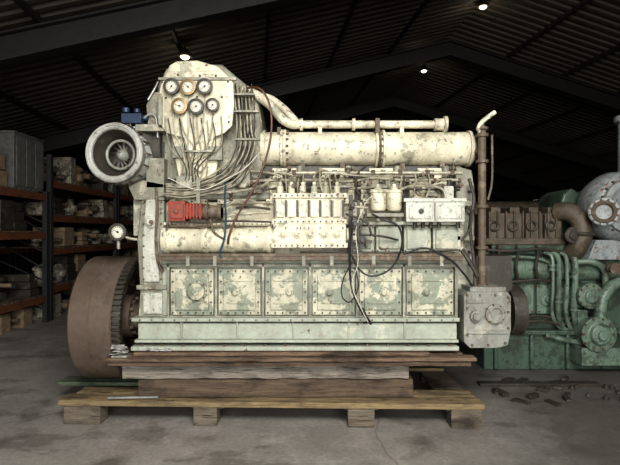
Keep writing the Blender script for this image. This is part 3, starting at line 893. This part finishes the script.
for k in range(12):
    an = 2 * math.pi * k / 12
    o = Vector((fx1 - .1, .52 + math.cos(an) * .32, .785 + math.sin(an) * .32)); p.cyl(o, o + Vector((.06, 0, 0)), .03, seg=6)
    o = Vector((fx1 - .08, .52 + math.cos(an) * .155, .785 + math.sin(an) * .155)); p.cyl(o, o + Vector((.13, 0, 0)), .016, seg=6)
p.done()

# ------------------------------------------------------------------ RIGHT GREEN ENGINE
G = empty('green_ship_engine', (3.1, 2.0, 0))
Y = 1.55
p = Part('engine_bed', 'teal', G, .01)
a = W(484, 371, Y)
p.box(a.x, a.x + 2.7, Y, Y + 1.3, 0.001, .42)
p.box(a.x - .03, a.x + 2.75, Y - .06, Y + 1.35, .40, .45)
for i in range(7): p.box(a.x + .1 + i * .4, a.x + .14 + i * .4, Y - .05, Y, .02, .40)
p.done()
p = Part('engine_block', 'teal', G, .012)
p.pbox(486, 252, 720, 330, Y + .1, 1.1)
p.pbox(492, 244, 720, 254, Y + .02, 1.1)
p.done()
p = Part('inspection_covers', 'tealpale', G, .012)
for i in range(5):
    x = 489 + i * 24
    p.pbox(x, 284, x + 21, 314, Y + .05, .06)
    p.lathe(W(x + 10.5, 299, Y + .05), (0, -1, 0), [(0, .09), (.02, .085), (.025, .04), (.05, .04)], 22)
q0 = W(487, 269, Y + .12)
p.lathe(q0, (1, 0, 0), [(0, .10), (.02, .13), (.75, .13), (.77, .10), (.80, .10), (.82, .13), (1.5, .13)], 28)
for x in (500, 520, 540): p.cyl(W(x, 269, Y + .12), W(x + 2.5, 269, Y + .12), .145, seg=28)
p.done()
b = Part('cover_bolts', 'rusty', G)
for i in range(5):
    x = 489 + i * 24
    for dx in (2, 10, 19):
        for y in (286.5, 311.5): b.bolt(W(x + dx, y, Y + .05), r=.012, h=.015)
for i in range(22): b.bolt(W(489 + i * 6, 323, Y + .1), r=.01, h=.015)
b.done()
p = Part('dark_side_pipes', 'darkmetal', G)
for i, y in enumerate((250, 281, 317, 322)):
    p.ptube([(487, y, Y), (510, y + 1, Y - .04), (540, y - 1, Y - .04), (560, y + 2, Y - .02), (580, y, Y)], .018, 8)
for x in (497, 516, 536): p.ptube([(x, 246, Y + .02), (x + 2, 254, Y - .06), (x, 268, Y - .08), (x + 3, 284, Y - .02)], .016, 8)
p.done()
p = Part('exhaust_manifold', 'manif', G, .012)
for i in range(4):
    x = 488 + i * 19
    p.pbox(x, 213, x + 17, 240, Y + .05, .5)
    p.pbox(x + 3, 207, x + 13, 214, Y + .1, .35)
p.pbox(486, 238, 566, 245, Y, .6)
for i in range(9): p.pbox(489 + i * 8.4, 211, 491 + i * 8.4, 241, Y + .02, .05)
p.ptube([(555, 212, Y + .1), (568, 212, Y), (579, 220, Y - .08), (582, 234, Y - .1), (577, 247, Y - .06), (570, 254, Y + .05), (566, 262, Y + .2)], .105, 20)
p.done()
b = Part('manifold_clamps', 'darkmetal', G)
for x in (494, 513, 532, 551):
    b.ring(W(x, 226, Y + .03), (0, -1, 0), .05, .014, 22, 8)
b.ring(W(582, 234, Y - .1), (0, 0, 1), .115, .02, 24, 8)
b.lathe(W(572, 235, Y - .12), (0, -1, 0), [(0, .09), (.03, .09), (.035, .05), (.06, .05)], 20)
b.done()
p = Part('rocker_covers', 'teal', G, .02)
for i in range(5):
    x = 560 + i * 25
    p.poly([(x, 208), (x + 4, 194), (x + 12, 188), (x + 20, 193), (x + 23, 208)], Y + .35, .6)
p.pbox(556, 206, 720, 246, Y + .3, .9)
p.pbox(486, 214, 560, 248, Y + .5, .6)
p.done()
p = Part('oil_pipes', 'tealpale', G)
for i, (x, r_) in enumerate(((552, .02), (558, .028), (566, .022), (574, .035))):
    p.ptube([(x - 8, 252, Y), (x, 258, Y - .06), (x + 1, 285, Y - .08), (x, 312, Y - .06), (x + 6, 326 + i * 3, Y), (x + 16, 330 + i * 3, Y)], r_, 10)
p.ptube([(575, 262, Y - .05), (592, 262, Y - .1), (604, 270, Y - .1), (606, 290, Y - .1)], .035, 12)
p.ptube([(545, 335, Y - .06), (575, 342, Y - .08), (600, 346, Y - .08)], .03, 12)
p.ptube([(486, 262, Y), (505, 257, Y - .03), (535, 258, Y - .03), (552, 264, Y - .03)], .016, 10)
for x, y in ((552, 268), (558, 300), (574, 275), (574, 308), (592, 262)):
    p.lathe(W(x, y, Y - .07) - Vector((0, 0, .03)), (0, 0, 1), [(0, .045), (.02, .045), (.022, .03), (.05, .03), (.052, .045), (.07, .045)], 12)
p.done()
p = Part('sea_water_pump', 'tealpale', G, .008)
p.lathe(W(598, 334, Y - .25), (0, -1, 0), [(-.3, .15), (-.02, .15), (0, .19), (.03, .19), (.035, .12), (.07, .10), (.08, .05), (.11, .05)], 32)
p.lathe(W(590, 296, Y - .15), (0, -1, 0), [(-.3, .12), (0, .14), (.03, .14), (.035, .08), (.06, .07)], 28)
p.ptube([(600, 318, Y - .2), (602, 300, Y - .2), (612, 286, Y - .18), (626, 280, Y - .15)], .06, 14)
p.cyl(W(615, 340, Y - .15), W(640, 340, Y - .15), .12, seg=24)
p.pbox(582, 348, 632, 366, Y - .25, .3)
p.pbox(578, 310, 588, 350, Y - .1, .2)
p.done()
b = Part('pump_bolts', 'rusty', G)
for k in range(10):
    an = k * math.pi / 5
    b.bolt(W(598, 334, Y - .28) + Vector((math.cos(an) * .165, 0, math.sin(an) * .165)), r=.013, h=.02)
    b.bolt(W(590, 296, Y - .18) + Vector((math.cos(an) * .115, 0, math.sin(an) * .115)), r=.011, h=.02)
b.lathe(W(610, 268, Y - .2), (0, -1, 0), [(0, .05), (.03, .05), (.035, .02), (.08, .02), (.085, .06), (.1, .06)], 16)
b.done()
p = Part('turbocharger', 'palblue', G, .01)
tq = W(630, 206, Y - .2)
p.lathe(tq, (0, -1, 0), [(-.45, .25), (-.40, .36), (-.25, .40), (-.08, .38), (-.02, .34), (.0, .30), (.04, .30), (.05, .24), (.02, .2), (.0, .01)], 44)
p.lathe(W(603, 212, Y - .3), (-.4, -1, 0), [(-.3, .10), (0, .115), (.02, .15), (.06, .15), (.065, .10), (.04, .09), (.03, .001)], 32)
p.cyl(W(632, 190, Y), W(632, 116, Y), .14, seg=28); p.cyl(W(632, 122, Y), W(632, 116, Y), .18, seg=28)
p.poly([(596, 240), (650, 240), (655, 260), (588, 260)], Y - .1, .5)
p.done()
b = Part('turbocharger_bolts', 'rusty', G)
ax2 = Vector((-.4, -1, 0)).normalized(); s2x = ax2.orthogonal().normalized(); s2y = ax2.cross(s2x); oo = W(603, 212, Y - .3) + ax2 * .06
for k in range(12):
    an = 2 * math.pi * k / 12; b.bolt(oo + (s2x * math.cos(an) + s2y * math.sin(an)) * .13, ax2, .011, .02)
b.ring(oo, ax2, .10, .022, 30, 8)
for k in range(20):
    an = 2 * math.pi * k / 20; b.bolt(tq + Vector((math.cos(an) * .32, .0, math.sin(an) * .32)), (0, -1, 0), .012, .03)
b.done()
B2 = empty('stored_ship_engine', (2.6, 5.2, 0))
p = Part('stored_engine_block', 'manif', B2, .02)
p.box(1.6, 4.8, 4.6, 5.8, .001, 1.0); p.box(1.7, 4.7, 4.7, 5.6, 1.0, 1.75)
for i in range(6):
    p.box(1.8 + i * .48, 2.18 + i * .48, 4.55, 5.3, 1.5, 2.0)
    p.cyl((1.99 + i * .48, 4.56, 1.2), (1.99 + i * .48, 4.48, 1.2), .15)
p.cyl((1.7, 5.4, 2.0), (4.7, 5.4, 2.0), .14)
p.done()
dbr = empty('scrap_debris', (2.3, .3, 0))
p = Part('scrap_pieces', 'darkmetal', dbr, .003)
for i in range(30):
    x = R(1.75, 3.2); y = R(.45, 1.25); s_ = R(.02, .09)
    Mx = Matrix.Translation((x, y, .0)) @ Matrix.Rotation(R(0, 3), 4, 'Z')
    if i % 3: p.box(-s_, s_, -s_ * .4, s_ * .4, .001, R(.01, .04), Mx)
    else: p.lathe((x, y, .001), (0, 0, 1), [(0, s_ * .6), (.02, s_ * .6), (.021, s_ * .3), (.04, s_ * .3)], 10)
p.box(1.7, 2.9, .95, 1.05, .001, .03, Matrix.Identity(4))
p.done()

# ------------------------------------------------------------------ lights
def area(name, loc, size, sy, energy, col, target):
    l = bpy.data.lights.new(name, 'AREA'); l.shape = 'RECTANGLE'; l.size = size; l.size_y = sy; l.energy = energy; l.color = col
    o = bpy.data.objects.new(name, l); COL.objects.link(o); o.location = loc
    o.rotation_euler = (Vector(target) - Vector(loc)).to_track_quat('-Z', 'Y').to_euler(); return o
dc = T @ Vector((-4.8, V0 + .3, 1.95))
area('doorway_daylight', dc, 6.4, 3.3, 430, (1.0, .985, .95), (dc.x * .3 - .2, 2, .6))
sc = T @ Vector((-4.0, -12.1, roofz(-4.0) + .02))
area('overhead_fill', sc, 2.8, 3.0, 720, (1.0, .985, .955), (-.6, .6, .6))  # added fill from above, brightens the floor and upper surfaces
w = bpy.data.worlds.new('sky'); scene.world = w; w.use_nodes = True
nt = w.node_tree; bg = nt.nodes['Background']
sky = nt.nodes.new('ShaderNodeTexSky')
try:
    sky.sky_type = 'NISHITA'; sky.sun_disc = False; sky.sun_elevation = math.radians(40)
except Exception: pass
nt.links.new(sky.outputs[0], bg.inputs[0]); bg.inputs[1].default_value = .12

# ------------------------------------------------------------------ camera
cd = bpy.data.cameras.new('camera'); cam = bpy.data.objects.new('camera', cd); COL.objects.link(cam)
cam.location = (0, -D, H); cam.rotation_euler = (math.radians(90), 0, 0)
cd.sensor_width = 36; cd.lens = 480 / 620 * 36; cd.clip_end = 200
scene.camera = cam
scene.view_settings.view_transform = 'Standard'
try: scene.view_settings.look = 'Medium High Contrast'
except Exception as ex: print('look', ex)
scene.view_settings.exposure = 0.08
